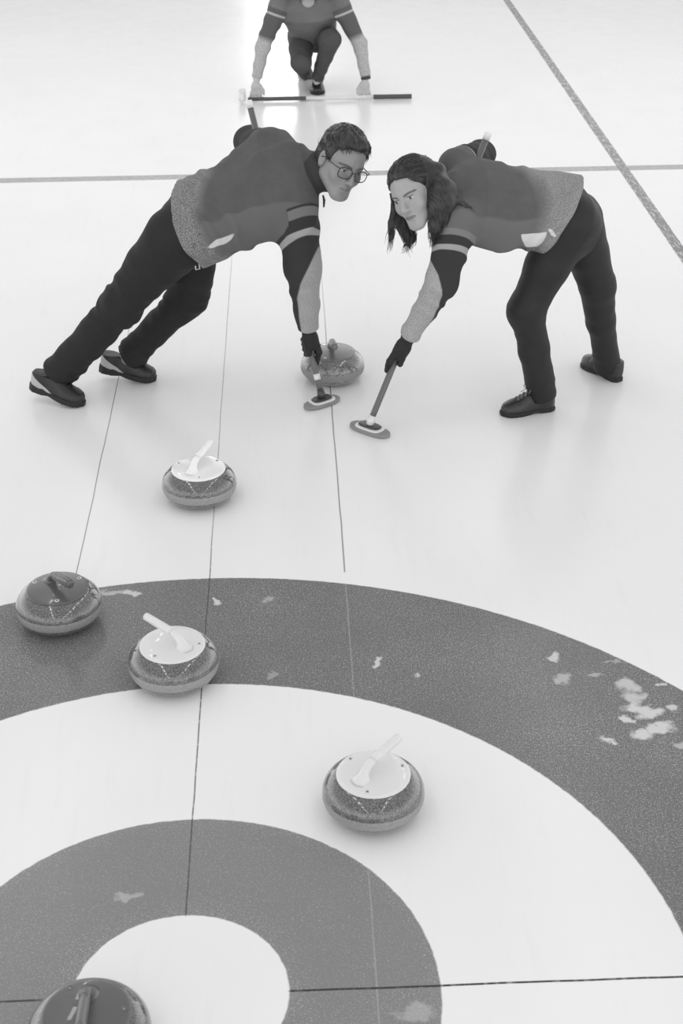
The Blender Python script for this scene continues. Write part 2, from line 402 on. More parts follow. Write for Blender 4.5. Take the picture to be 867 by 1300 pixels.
# ================================================================== BROOMS
SHAFT = plain('grey_composite', 100, .35, .04, 30); SHAFT_D = plain('dark_composite', 78, .35, .04, 30)
PAD = plain('grey_pad_cloth', 140, .9, .1, 300, bump=.3); PAD_E = plain('white_edge', 225, .5, .02); PLATE = plain('dark_plate', 66, .3, .05)
def slab(mb, c, ex, ey, L, Wd, z0, z1, n=48, pw=2.6, bev=.004):
    V = []; pr = [(1-bev/Wd*2, z0), (1, z0+bev), (1, z1-bev), (1-bev/Wd*2, z1)]
    for s_, z in pr:
        for k in range(n):
            th = 2*math.pi*k/n; cx = abs(math.cos(th))**(2/pw)*math.copysign(1, math.cos(th)); sy = abs(math.sin(th))**(2/pw)*math.copysign(1, math.sin(th))
            V.append(A3(*c)+ex*cx*L/2*s_+ey*sy*Wd/2*s_+UP*z)
    Fc = [(i*n+k, i*n+(k+1) % n, (i+1)*n+(k+1) % n, (i+1)*n+k) for i in range(3) for k in range(n)]
    Fc += [tuple(range(n))[::-1], tuple(3*n+k for k in range(n))]
    return mb.add(V, Fc)
def broom(name, c, ax, top, label, hw=.17, cap=None, band=False, smat=SHAFT):
    root = empty(name, (c[0], c[1], 0)); tag(root, label, 'broom', None)
    ex = unit(A3(ax[0], ax[1], 0)); ey = A3(-ex[1], ex[0], 0); c0 = A3(c[0], c[1], 0)
    sharp(slab(MB(), c0, ex, ey, hw, .075, .001, .020).build('pad', PAD, root))
    sharp(slab(MB(), c0, ex, ey, hw*.66, .072, .019, .026, pw=3.5, bev=.002).build('pad_frame', PAD_E, root))
    sharp(slab(MB(), c0, ex, ey, hw*.54, .050, .025, .034, pw=3.2, bev=.003).build('head_plate', PLATE, root))
    bot = c0+UP*.04; top = A3(*top); d = unit(top-bot)
    MB().tube([bot-UP*.008, bot+d*.01, bot+d*.03], [.016, .017, .0145], 18).build('swivel_joint', PAD_E if not band else PLATE, root)
    sh = MB().tube([bot+d*.02, bot+d*.06, top], [.0122, .0128, .0128], 20).build('shaft', smat, root)
    if band: MB().tube([bot+d*.07, bot+d*.095], [.0138, .0138], 20).build('band', PAD_E, sh)
    MB().tube([top-d*.001, top+d*.028, top+d*.031], [.0142, .0142, .010], 20).build('end_cap', cap or PAD_E, root)
    return root, bot, top, d
TOPM = A3(.160, 3.60, 1.135); TOPW = A3(1.083, 3.30, 1.07)
a = on(387, 522); b = on(430, 508); cm = (a+b)/2
BM = broom('curling_broom', (cm[0], cm[1]+.01), (b-a), TOPM, 'curling broom held by the man in glasses, pad near the swept stone', hw=np.linalg.norm(b-a)*.98, band=True)
a = on(446, 541); b = on(494, 558); cw = (a+b)/2
BW = broom('curling_broom', (cw[0], cw[1]+.01), (b-a), TOPW, 'curling broom held by the long-haired woman, white frame on its pad', hw=np.linalg.norm(b-a)*.98)
# broom lying on the ice under the crouching player's hands
l0 = on(313, 127, .02); l1 = on(524, 127, .02); l0[1] = l1[1] = 8.17
root = empty('curling_broom', (l0[0], l0[1], 0)); tag(root, 'curling broom lying on the ice under the hands of the far crouching player', 'broom')
dd = unit(l1-l0)
MB().tube([l0+dd*.01, l0+dd*.42], .0135, 16).build('shaft', SHAFT_D, root)
MB().tube([l0+dd*.42, l0+dd*.90], .013, 16).build('shaft_middle', plain('pale_composite', 222, .4), root)['label'] = 'pale middle of the shaft'
MB().tube([l0+dd*.90, l1], .0165, 16).build('grip', SHAFT_D, root)
hd = MB(); slab(hd, l0-dd*.03+UP*.0, A3(0, 1, 0), A3(1, 0, 0), .16, .05, 0.0, .06); hd.build('broom_head', PAD_E, root)
# ================================================================== PEOPLE
def head_frame(c, fwd, left, up=None):
    f = cvec(*fwd); l = cvec(*left); l = unit(l-f*(l @ f)); u = np.cross(f, l)
    return np.array(c, float), f, l, u
def to_local(p, H, s=1.):
    c, f, l, u = H; q = (p-c)/s
    return np.stack([q @ l, q @ f, q @ u], 1)        # x left, y forward, z up
def to_hall(q, H, s=1.): c, f, l, u = H; q = np.asarray(q, float)*s; return c+q[0]*l+q[1]*f+q[2]*u
def head_field(q, female=False):
    ax = np.abs(q[:, 0]); m = np.stack([ax, q[:, 1], q[:, 2]], 1)
    d = ell(q, (0, -.014, .034), (.0745, .097, .079))
    d = smin(d, ell(q, (0, .018, -.012), (.062, .068, .085)), .03)
    jw = .004 if female else 0
    d = smin(d, cone(m, (.050-jw, .004, -.052), (.020-jw, .064, -.098), .021, .019), .030)
    d = smin(d, cone(q, (0, .058, -.055), (0, .069, -.102), .034, .019), .022)
    d = smin(d, ell(m, (.038, .058, -.030), (.024, .022, .024)), .02)
    d = smin(d, cone(m, (.012, .082, .022), (.040, .070, .020), .0095, .008), .012)
    d = smax(d, -ell(m, (.0315, .098, .002), (.019, .019, .0125)), .010)
    d = smin(d, ell(m, (.0315, .0715, .001), (.0135, .0135, .0125)), .002)
    d = smin(d, cone(m, (.0215, .0835, .0065), (.0415, .078, .0065), .0022, .002), .003)      # upper lid
    n = cone(q, (0, .085, .012), (0, .110, -.031), .0068, .0105)
    n = smin(n, ell(m, (.011, .098, -.036), (.0075, .011, .0075)), .008)
    d = smin(d, n, .012)
    d = smin(d, cone(m, (.0, .0935, -.0600), (.021, .083, -.0635), .0055, .0028), .006)
    d = smin(d, cone(m, (.0, .0925, -.0705), (.018, .083, -.0670), .0065, .0030), .006)
    d = smax(d, -cone(m, (.0, .1000, -.0652), (.022, .0885, -.0655), .0016, .0012), .003)
    d = smax(d, -ell(m, (.0, .0925, -.083), (.018, .006, .005)), .006)
    e = ell(m, (.077, -.012, -.006), (.0085, .020, .033)); e = smax(e, -ell(m, (.087, -.009, -.004), (.0075, .012, .022)), .004)
    return smin(d, e, .005)
def head_masks(q, lid=0., bz=.0225, bs=0.):
    ax = np.abs(q[:, 0]); m = np.stack([ax, q[:, 1], q[:, 2]], 1)
    front = q[:, 1] > .055
    eye = 1-np.sqrt(((ax-.0315)/.0135)**2+((q[:, 2]-.0005+lid*.5)/(.0052-lid*.7))**2); eye = np.where(front, eye*.006, -.01)
    iris = np.where(front, .0058-np.sqrt((ax-.0315)**2+(q[:, 2]+lid)**2), -.01)
    brow = np.where(front, .0042-np.abs(q[:, 2]-(bz+bs*(ax-.033)-((ax-.033)/.022)**2*.004))-np.clip(ax-.05, 0, 1)*.5-np.clip(.013-ax, 0, 1), -.01)
    lip = np.where(front, .0075*np.sqrt(np.clip(1-(ax/.024)**2, 0, 1))-np.abs(q[:, 2]+.0655), -.01)
    mouth = np.where(front, .0013-np.abs(q[:, 2]+.0654)-np.clip(ax-.021, 0, 1), -.01)
    lash = np.where(front, .0016-np.abs(q[:, 2]-.0062+lid*1.2)-np.clip(np.abs(ax-.0315)-.012, 0, 1), -.01)
    return dict(eye=eye, iris=iris, brow=brow, lip=lip, mouth=mouth, lash=lash)
def masked(name, base, layers, rough=.8, var=.05, vscale=40, bump=.15, bscale=400, mott=0., knit=None, spec=.3):
    """layers: (attribute, grey, edge width); each attribute is a signed distance in metres to the edge of a dyed panel"""
    t = NT(name); n = t.noise(vscale, 3, .6); c = t.ramp(n, .25, .75, lin(base)*(1-var), lin(base)*(1+var))
    fine = t.noise(bscale, 2, .6)
    if mott: c = t.math('MULTIPLY', c, t.ramp(t.noise(7, 4, .65), .3, .7, 1-mott, 1+mott))
    for a, g, e, *x in layers:
        gg = lin(g)
        if x:     # a knitted look: light and dark stitches
            gg = t.mix(t.ramp(t.noise(x[1], 2, .7), .38, .62), lin(g-x[0]), lin(g+x[0]))
        c = t.mix(t.ramp(t.attr(a), -e, e), c, gg)
    t.grey(c); t.P(Roughness=rough); t.b.inputs['Specular IOR Level'].default_value = spec
    t.bump(t.math('ADD', fine, t.math('MULTIPLY', n, 1.5)), bump, .002)
    return t.m
def skin(name, g=168, brow=70, lip=120, le=.0008):
    t = NT(name); n = t.noise(30, 3); c = t.ramp(n, .25, .75, lin(g)*.95, lin(g)*1.05)
    for a, gg in (('lip', lip), ('mouth', 62), ('eye', 190), ('iris', 40), ('lash', 45), ('brow', brow)):
        m = t.ramp(t.attr(a), -.0008-(le-.0008)*(a == 'lash'), .0008)  # a wider lash edge also paints the shadow under the upper lid
        if a == 'iris': m = t.math('MULTIPLY', m, t.ramp(t.attr('eye'), -.0004, .0004))
        c = t.mix(t.math('MULTIPLY', m, .75 if a in ('brow', 'lip') else .9), c, lin(gg))
    t.grey(c); t.P(Roughness=.5); t.b.inputs['Subsurface Weight'].default_value = .08; t.b.inputs['Subsurface Radius'].default_value = (.01, .01, .01)
    return t.m
def person_body(J, H, hs, female, root, mat, hands=None, extra=None, lid=0.):
    """one continuous skin: head, neck, trunk, arms and legs"""
    nk = J['neck']; sk = 1.0 if not female else .88
    def f(p):
        q = to_local(p, H, hs); d = np.full(len(p), 1.)
        near = (np.abs(q) < .2).all(1)
        if near.any(): d[near] = head_field(q[near], female)*hs
        far = ~near; d[far] = np.maximum(np.linalg.norm(p[far]-H[0], axis=1)-.13, .05)
        base = to_hall((0, -.030, -.055), H, hs)
        nr = .054*sk
        d = smin(d, cone(p, base, nk, nr, nr*1.08), .03)
        d = smin(d, chain(p, [nk, J['chest'], J['waist'], J['pelvis']], [.06*sk, .095*sk, .085*sk, .10*sk], .05), .04)
        for s in 'LR':
            d = smin(d, chain(p, [nk*.5+J[s+'sh']*.5-UP*.045, J[s+'sh']-UP*.01, J[s+'el'], J[s+'wr'], J[s+'hd']], [.034*sk, .040*sk, .034*sk, .023*sk, .019], .02), .03)
            d = smin(d, chain(p, [J[s+'hip'], J[s+'kn'], J[s+'an']], [.07*sk, .047*sk, .033*sk], .02), .04)
            d = smin(d, cone(p, J[s+'an'], J[s+'ball'], .026, .018), .02)
        if extra is not None: d = smin(d, extra(p), .008)
        return d
    pts = np.array([v for v in J.values()]+[H[0]-.14, H[0]+.14])
    me, V = field_mesh('body', f, pts.min(0)-.1, pts.max(0)+.1, .0042)
    q = to_local(V, H, hs); attrib(me, **head_masks(q, lid, *((.0185, .10) if female else (.0205, .0))))
    o = link(root if isinstance(root, str) else 'body', me, mat)
    return o
def bridge(a, b, t): return a*(1-t)+b*t
# ---- gloved or bare hand closed round a shaft
def grip_field(p, wr, G, ax, r=.0128, fr=.0105, index_first=1, thumb=True, side=None):
    """wr wrist, G point on the shaft axis, ax shaft direction towards the thumb side"""
    ax = unit(ax); w = wr-G; w = unit(w-ax*(w @ ax)); s = np.cross(ax, w)*(side or 1)
    R = r+fr*.75; pc = G+w*(R+.012)
    d = cone(p, wr, pc+ax*.0, .026, .026)
    cs = []
    for i, (o, ln, fi) in enumerate(((.034, 4.0, 1.), (.0125, 4.5, 1.06), (-.0095, 4.4, 1.), (-.0300, 3.9, .88))):
        c = G+ax*o; rr = fr*fi
        kn = c+(w*1.25+s*.9)*R+w*.006
        pts = [bridge(wr, kn, .45), kn]
        th0 = math.atan2(.9, .45)
        for k in range(1, 6):
            th = th0+ln*k/5*.82; pts.append(c+(w*math.cos(th)+s*math.sin(th))*R)
        d = smin(d, chain(p, pts, [.014, rr*1.12]+[rr*1.02, rr, rr*.97, rr*.93, rr*.85], .004), .0045)
    d = smin(d, ell(p, bridge(wr, pc, .62), (.029, .029, .032)), .02)
    if thumb:
        b0 = bridge(wr, pc, .35)-s*.016+ax*.010
        b1 = pc-s*.026+ax*.038; b2 = G+ax*.058-s*(R+.001)+w*.004; b3 = G+ax*.080-s*(R-.003)-w*.006
        d = smin(d, chain(p, [b0, b1, b2, b3], [.017, .0125, .0112, .0095], .006), .008)
    return smax(d, -(cone(p, G-ax*.2, G+ax*.2, r-.0006, r-.0006)), .001)
def glove(root, wr, G, ax, fore, mat, side=1, fr=.0105, flare=0.):
    bx = unit(fore)
    def f(p):
        d = grip_field(p, wr, G, ax, fr=fr, side=side)
        cuff = cone(p, wr-bx*.0, wr-bx*.045, .030+flare, .034+flare)
        cuff = smax(cuff, (p-(wr-bx*.040)) @ (-bx), .003)
        d = smin(d, cuff, .012)
        return d+.0009*waves(p, 180, 3)
    me, V = field_mesh('glove', f, np.minimum(wr, G)-.11, np.maximum(wr, G)+.11, .0032)
    return link('glove', me, mat, root)
# ---- shoe
def shoe(root, heel, toe, mat, sole_mat, L=None, up=UP, width=.047, heel_patch=None, heelup=0., lace_mat=None, lift=0., thick=.022):
    """heel and toe: undersides of the sole ends, in the hall"""
    heel = np.array(heel, float); toe = np.array(toe, float); f = unit(toe-heel); L = np.linalg.norm(toe-heel)
    l = unit(np.cross(up, f)); u = np.cross(f, l)
    def loc(p): q = p-heel; return np.stack([q @ f, q @ l, q @ u], 1)
    X = np.array([-.02, 0, .02, .07, .13, .19, .235, .262, .28, .30])/.28*L
    Wd = np.array([.001, .018, .031, .033, .035, .046, .045, .035, .012, .001])/.047*width
    Hh = np.array([.060, .070, .085, .090, .080, .056, .044, .036, .026, .02])
    def prof(q, grow=0.):
        w = np.interp(q[:, 0], X, Wd)+grow; h = np.interp(q[:, 0], X, Hh); return np.maximum(w, .001), h
    def fu(p):
        q = loc(p); w, h = prof(q)
        z = (q[:, 2]-thick+.004)/h; y = np.abs(q[:, 1])/w
        d = ((y**2.4+np.maximum(z, 0)**2.2+1e-9)**(1/2.3)-1)*np.minimum(w, h)*.8
        d = smax(d, thick-.004-q[:, 2], .003)
        top = q[:, 2]-(.078+.35*np.abs(q[:, 0]-.05/.28*L)) # collar opening line
        neck = cone(q, (.048/.28*L, 0, .05), (.040/.28*L, 0, .098), .036, .034)
        d = smin(d, neck, .02)
        d = smax(d, q[:, 2]-.088, .004)
        seam = np.exp(-((q[:, 0]-.195/.28*L)/.003)**2)*.0012
        d = d+seam+.0007*waves(p, 90, 5)
        return smax(d, np.maximum(-q[:, 0]-.001, q[:, 0]-L), .006)
    lo = np.minimum(heel, toe)-.09; hi = np.maximum(heel, toe)+.13
    me, V = field_mesh('shoe', fu, lo, hi, .0036)
    q = loc(V)
    hp = np.minimum(q[:, 2]-(.042-.22*q[:, 0]), (.088-.60*q[:, 0])-q[:, 2]); attrib(me, heelpatch=hp if heel_patch else hp*0-1)
    o = link('shoe', me, mat, root)
    def fs(p):
        q = loc(p); w, h = prof(q, .0035); th = np.where(q[:, 0] < .085/.28*L, 0, 0)
        y = np.abs(q[:, 1])-w
        arch = .007*np.exp(-((q[:, 0]-.105/.28*L)/.022)**2)+lift*np.clip((q[:, 0]-.22/.28*L)/.06, 0, 1)
        d = np.maximum(y, np.maximum(q[:, 2]-thick-heelup*np.clip((.085-q[:, 0])/.03, 0, 1), arch-q[:, 2]))
        return np.maximum(d, np.maximum(-.004-q[:, 0], q[:, 0]-L-.004))
    me2, _ = field_mesh('sole', fs, lo, hi, .0036); so = link('sole', me2, sole_mat, o)
    # laces
    lb = MB(); hall = lambda x, y, z: heel+f*x*L/.28+l*y+u*z
    for k in range(4):
        x = .132+.020*k; z = np.interp(x, X/L*.28, Hh)*.985+thick-.004+.001; ww = .016
        lb.tube([hall(x, -ww, z-.007), hall(x+.004, -.006, z+.002), hall(x+.008, .006, z+.002), hall(x+.010, ww, z-.007)], .0019, 6)
        lb.tube([hall(x+.010, -ww, z-.007), hall(x+.006, -.006, z+.003), hall(x+.004, .006, z+.003), hall(x, ww, z-.007)], .0019, 6)
    zt = .108
    for sgn in (-1, 1):
        lb.tube([hall(.128, 0, zt-.012), hall(.136, sgn*.014, zt+.008), hall(.142, sgn*.030, zt+.010), hall(.150, sgn*.036, zt-.004), hall(.144, sgn*.020, zt-.010), hall(.129, 0, zt-.011)], .0017, 6)
        lb.tube([hall(.129, 0, zt-.012), hall(.150, sgn*.010, zt-.006), hall(.168, sgn*.026, zt-.026)], .0016, 6)
    lb.build('laces', lace_mat or BLK, o)
    return o
def glasses(root, H, hs, mat):
    gb = MB(); g = lambda x, y, z: to_hall((x, y, z), H, hs)
    for sg in (-1, 1):
        pts = []
        for k in range(28):
            th = 2*math.pi*k/28; cx = abs(math.cos(th))**.72*math.copysign(1, math.cos(th)); cz = abs(math.sin(th))**.72*math.copysign(1, math.sin(th))
            pts.append(g(sg*(.0345+.0265*cx), .1035-.010*abs(.0345+.0265*cx)/.06, -.004+.0205*cz))
        gb.tube(pts, .0019, 8, closed=True)
        gb.tube([g(sg*.060, .094, .008), g(sg*.074, .086, .010), g(sg*.079, .05, .008), g(sg*.0815, .0, .006), g(sg*.080, -.018, -.004)], .0019, 8)
    gb.tube([g(-.0085, .1035, .002), g(0, .107, .006), g(.0085, .1035, .002)], .0018, 8)
    o = gb.build('glasses', mat, root)
    t = NT('spectacle_glass'); t.P(Roughness=.02, IOR=1.1); t.b.inputs['Transmission Weight'].default_value = 1; t.grey(.95)
    for sg in (-1, 1):
        V = []; n = 28
        for y in (.0008, -.0008):
            for k in range(n):
                th = 2*math.pi*k/n; cx = abs(math.cos(th))**.72*math.copysign(1, math.cos(th)); cz = abs(math.sin(th))**.72*math.copysign(1, math.sin(th))
                V.append(g(sg*(.0345+.026*cx), .1035-.010*abs(.0345+.026*cx)/.06+y, -.004+.020*cz))
        Fc = [tuple(range(n)), tuple(range(n, 2*n))[::-1]]+[(k, (k+1) % n, n+(k+1) % n, n+k) for k in range(n)]
        link('lens', mesh('lens', V, Fc, False), t.m, o)
    return o
def hair_mat(name, g, lo=.55, hi=1.5):
    t = NT(name); n2 = t.noise(25, 2); cx = t.new('ShaderNodeCombineXYZ'); t.link(t.attr('across'), cx.inputs[0]); t.link(t.attr('along'), cx.inputs[1])
    n = t.noise(1, 3, .7, t.vmul(cx.outputs[0], (230, 16, 1)))
    t.grey(t.mix(t.ramp(t.math('ADD', n, t.math('MULTIPLY', t.math('SUBTRACT', n2, .5), .4)), .36, .66), lin(g)*lo, lin(g)*hi)); t.P(Roughness=.42); t.bump(n, .5, .002)
    t.b.inputs['Specular IOR Level'].default_value = .4
    return t.m
# ---- clothes
def trousers(root, J, mat, R, fs, hem, h=.006, seed=0, pel=None, top=None, rootname='trousers'):
    """R: radii hip, upper thigh, knee, calf, hem for each leg"""
    def f(p):
        d = None
        for s in 'LR':
            hp, kn, an = J[s+'hip'], J[s+'kn'], J[s+'an']; r = R[s]
            sh = unit(an-kn); he = an+sh*hem[s]
            th = chain(p, [hp, bridge(hp, kn, .5), kn], [r[0], r[1], r[2]], .02)
            ca = chain(p, [kn, bridge(kn, he, .45), he+sh*.03], [r[2], r[3], r[4]], .02)
            ca = smax(ca, (p-he) @ sh+.004*waves(p, 35, seed+8), .004)
            leg = smin(th, ca, .035)
            nearkn = np.exp(-(np.linalg.norm(p-kn, axis=1)/.13)**2); nearhm = np.exp(-(np.linalg.norm(p-he, axis=1)/.11)**2)
            fd = folds(p, unit(an-hp)+.35*waves(hp[None], 3, 1)[0], 95, seed+3, .7)
            leg = leg-.012*fs*nearkn*fd-.014*fs*nearhm*folds(p, sh, 105, seed+5, .9)+.004*waves(p, 22, seed)
            d = leg if d is None else smin(d, leg, .03)
        d = smin(d, smax(pel(p), top(p), .004), .05)
        d = d+.003*fs*waves(p, 38, seed+2)-.007*fs*folds(p, (.5, -.3, .8), 50, seed+6, .9)
        return d
    pts = np.array([J[s+k] for s in 'LR' for k in ('hip', 'kn', 'an')])
    me, V = field_mesh('trousers', f, pts.min(0)-.22, pts.max(0)+.22, h)
    return link(rootname, me, mat, root)
def along(p, a, b):                     # signed run along a limb (metres) and offset vector from its axis
    u = unit(b-a); s = (p-a) @ u; return s, p-a-s[:, None]*u
def patch(V, c, ex, hx, hy, nrm=None, depth=.09):     # signed inside-distance of an oval badge
    ex = unit(ex); n = unit(cvec(0, 0, 1) if nrm is None else nrm); ey = unit(np.cross(n, ex)); q = V-c
    r = np.sqrt(((q @ ex)/hx)**2+((q @ ey)/hy)**2)
    return np.where(np.abs(q @ n) < depth, (1-r)*min(hx, hy), -.01)
# ================================================================== MAN IN GLASSES
HM = head_frame(at(434, 206, 3.13), (.42, -.60, .68), (.80, -.05, -.60)); hsM = 1.05
J = dict(neck=at(390, 216, 3.22), chest=at(345, 235, 3.25), waist=at(285, 265, 3.27), pelvis=at(240, 290, 3.30),
    Rsh=A3(.335, 3.10, .905), Rel=at(384, 338, 3.17), Rwr=at(391, 416, 3.235), Lsh=A3(.265, 3.41, 1.04), Lel=at(316, 180, 3.66), Lwr=A3(.20, 3.56, .885),
    Rhip=at(228, 297, 3.21), Rkn=at(154, 388, 3.24), Ran=at(74, 474, 3.30), Lhip=at(247, 292, 3.39), Lkn=at(240, 376, 3.46), Lan=at(162, 455, 3.47))
dM = unit(TOPM-BM[1]); GR_ = BM[1]+dM*((J['Rwr'][2]-.085-BM[1][2])/dM[2]); GL_ = BM[1]+dM*.88
J['Rwr'] = J['Rwr']+A3(0, 0, .0); J['Rhd'] = bridge(J['Rwr'], GR_, .35); J['Lhd'] = bridge(J['Lwr'], GL_, .35)
toeR = on(106, 515, 0); heelR = on(40, 492, .055); toeL = on(197, 483, 0); heelL = on(127, 470, .045)
J['Rball'] = bridge(heelR, toeR, .62)+UP*.045; J['Lball'] = bridge(heelL, toeL, .62)+UP*.045
man = person_body(J, HM, hsM, False, 'person', skin('man_skin', 138), None, lid=.0026); man.name = 'person'
tag(man, 'man in dark-rimmed glasses and grey jacket sweeping, leaning in from the left', 'person')
def man_torso(p):
    A = .2
    st = [(at(243, 286, 3.28), A3(.0, .93, .30), .205, .150), (at(285, 268, 3.26), A3(-.05, .93, .30), .198, .142), (at(325, 245, 3.24), A3(-.15, .9, .38), .214, .152),
          (at(352, 228, 3.23), A3(-.2, .87, .42), .215, .140), (at(376, 218, 3.22), A3(-.21, .87, .45), .165, .105), (at(392, 212, 3.21), A3(-.21, .87, .45), .09, .07)]
    return loft(p, st)
def man_arm(p, s):
    if s == 'R': return chain(p, [J['Rsh']+A3(-.01, .03, .0), J['Rel'], J['Rwr']-unit(J['Rwr']-J['Rel'])*.01], [.094, .070, .044], .03)
    return chain(p, [J['Lsh']+A3(-.01, -.05, -.015), J['Lel'], J['Lwr']], [.080, .058, .046], .03)
colM0 = J['neck']; colM1 = to_hall((0, -.030, -.062), HM, hsM)
def man_jacket(p):
    T, t, la, fr_ = man_torso(p)
    # hem ripples and slanting folds over the back
    T = T-.018*folds(p, (.8, .35, .55), 66, 21, .8)*np.exp(-((t-.32)/.24)**2)-.010*folds(p, (.35, -.5, .8), 46, 5, .9)+.004*waves(p, 24, 4)
    d = T; R_ = man_arm(p, 'R'); L_ = man_arm(p, 'L')
    s, _ = along(p, J['Rsh'], J['Rwr'])
    R_ = R_-.010*folds(p, unit(J['Rwr']-J['Rsh'])+A3(.35, 0, 0), 62, 9, .8)*np.clip(s/.1, 0, 1)+.002*waves(p, 30, 6)
    R_ = smax(R_, (p-J['Rwr']) @ unit(J['Rwr']-J['Rel'])-.002, .004)
    L_ = L_-.010*folds(p, (.6, .2, -.4), 80, 12, .8)
    d = smin(d, R_, .045); d = smin(d, L_, .05)
    ax = unit(colM1-colM0); c = cone(p, colM0-ax*.02, colM1, .078, .070)
    c = smax(c, (p-colM1) @ ax-.004-.0*p[:, 0], .006); c = smax(c, -cone(p, colM0, colM1+ax*.05, .060, .060), .004)
    return smin(d, c, .022)
lo = np.minimum.reduce([J['pelvis'], J['Rwr'], J['Lel']])-A3(.16, .26, .12); hi = np.maximum.reduce([J['Lel'], colM1, J['Lsh']])+A3(.12, .14, .16)
lo[0] = min(lo[0], -.34); hi[0] = max(hi[0], .55)
me, V = field_mesh('jacket', man_jacket, lo, hi, .0052)
T, t, la, fr_ = man_torso(V); dR = man_arm(V, 'R'); dL = man_arm(V, 'L')
nb = unit(cvec(.33, -.93, .1)); w = (V-at(380, 258, 3.02)) @ nb
arm = np.maximum(T-dR-.0, (V[:, 2] < .62)*.1-.05); isR = np.where(dR < T+.006, .02, -.02)
ax = unit(J['Rwr']-J['Rsh'])
def seg(w, a, b): return np.minimum(w-a, b-w)
sleeveR = np.minimum(w-.010, dT) if (dT := (T-dR)*1.) is not None else 0
s, off = along(V, J['Rel'], J['Rwr']); pan = off @ unit(cvec(.95, -.1, .35))
s2, _ = along(V, J['Rsh'], J['Rwr'])
panel = np.minimum(dT+.02, pan-np.interp(s2, [.16, .26, .34, .42, .6], [.09, .050, .012, -.012, -.014]))
sl = (V-J['Lsh']) @ unit(J['Lel']-J['Lsh'])
hemd = t*np.linalg.norm(at(392, 212, 3.21)-at(244, 289, 3.28))
attrib(me, sleeve=np.maximum(np.minimum(w-.0, T-dR+.004), np.minimum(sl-.11, T-dL)), band1=np.minimum(seg(w, .008, .036), T-dR+.004), band2=np.minimum(seg(w, .072, .092), T-dR+.01),
    panel=panel, collar=np.minimum((V-colM0) @ unit(colM1-colM0)-.030, .10-np.linalg.norm(V-bridge(colM0, colM1, .7), axis=1)),
    knit=np.minimum(.17-hemd+.06*la/.2+.03*waves(V, 16, 2), T*0+.2)-np.clip(T, 0, 1), side=-la-.165-.03*t,
    badge=patch(V, at(279, 306, 3.05), cvec(.93, .36, 0), .060, .0105)-np.clip(-(V-at(279, 306, 3.05)) @ unit(cvec(.93, .36, 0)), 0, 1)*.03)
mj = masked('man_jacket_cloth', 86, [('side', 100, .003), ('knit', 112, .03, 44, 300), ('sleeve', 54, .002), ('band1', 118, .0015), ('band2', 160, .0015), ('panel', 158, .003, 12, 260), ('collar', 60, .003), ('badge', 205, .001)], rough=.85, mott=.10, bump=.25)
link('jacket', me, mj, man)
# trousers
def pelM(p): return loft(p, [(at(262, 280, 3.28), A3(.02, .95, .25), .165, .125), (at(238, 290, 3.29), A3(.02, .95, .25), .178, .130), (at(224, 300, 3.30), A3(.02, .95, .20), .150, .110)])[0]
BLKC = masked('black_trouser_cloth', 33, [], rough=.75, var=.1, bump=.2, spec=.35)
trousers(man, J, BLKC, dict(R=(.118, .100, .076, .070, .066), L=(.112, .093, .075, .063, .061)), 1.3, dict(R=-.005, L=-.012), seed=31, pel=pelM, top=lambda p: (p-at(268, 277, 3.28)) @ unit(at(325, 243, 3.24)-at(244, 289, 3.28)))
LEA = plain('black_leather', 36, .38, .15, 70, bump=.25, coat=.2); SOLE = plain('black_sole', 30, .6, .1)
LEAH = masked('black_leather_pale_heel', 34, [('heelpatch', 176, .001)], rough=.4, var=.15, bump=.15, spec=.5)
shoe(man, heelR, toeR, LEAH, SOLE, heel_patch=True, lace_mat=BLK, thick=.024, heelup=.012); shoe(man, heelL, toeL, LEAH, SOLE, heel_patch=True, lace_mat=BLK, thick=.024, heelup=.012)
GLV = plain('black_glove', 30, .7, .12, 120, bump=.4)
glove(man, J['Rwr'], GR_, -dM, J['Rwr']-J['Rel'], GLV, side=1)
glove(man, J['Lwr'], GL_, dM, J['Lwr']-J['Lel'], GLV, side=1)
glasses(man, HM, hsM, plain('black_frame', 35, .3, .02))
# short dark hair
def short_hair(q):
    d = ell(q, (0, -.018, .042), (.084, .106, .092))
    d = smin(d, ell(q, (0, -.052, -.010), (.077, .070, .070)), .02)
    d = smin(d, ell(q, (0, .044, .088), (.052, .035, .026)), .03)
    Hl = np.interp(q[:, 1], [-.10, -.034, -.026, .0, .014, .022, .040, .062, .075, .11], [-.075, -.062, -.010, .012, -.028, -.022, .062, .074, .080, .082])
    Hl = Hl+np.clip(np.abs(q[:, 0])-.040, 0, 1)*(q[:, 1] > .045)*-.3
    d = d+.0028*waves(q, 130, 3, stretch=np.diag([1.6, .8, .5]))+.0014*waves(q, 330, 5)
    return smax(d, (Hl-q[:, 2])*.75+.003*waves(q, 240, 8), .006)
def local_field(name, f, H, hs, lo, hi, h):
    me, V = field_mesh(name, f, lo, hi, h); W_ = np.stack([to_hall(v, H, hs) for v in V]); me.vertices.foreach_set('co', W_.astype(np.float32).ravel())
    me.update(); return me, V
me, _ = local_field('hair', short_hair, HM, hsM, (-.12, -.16, -.12), (.12, .13, .16), .003)
attrib(me, across=np.arctan2(_[:, 0]+.25*_[:, 1], _[:, 2]+.03)*.09, along=_[:, 1])
HAIRM = hair_mat('dark_brown_hair', 46)
hm = link('hair', me, HAIRM, man)
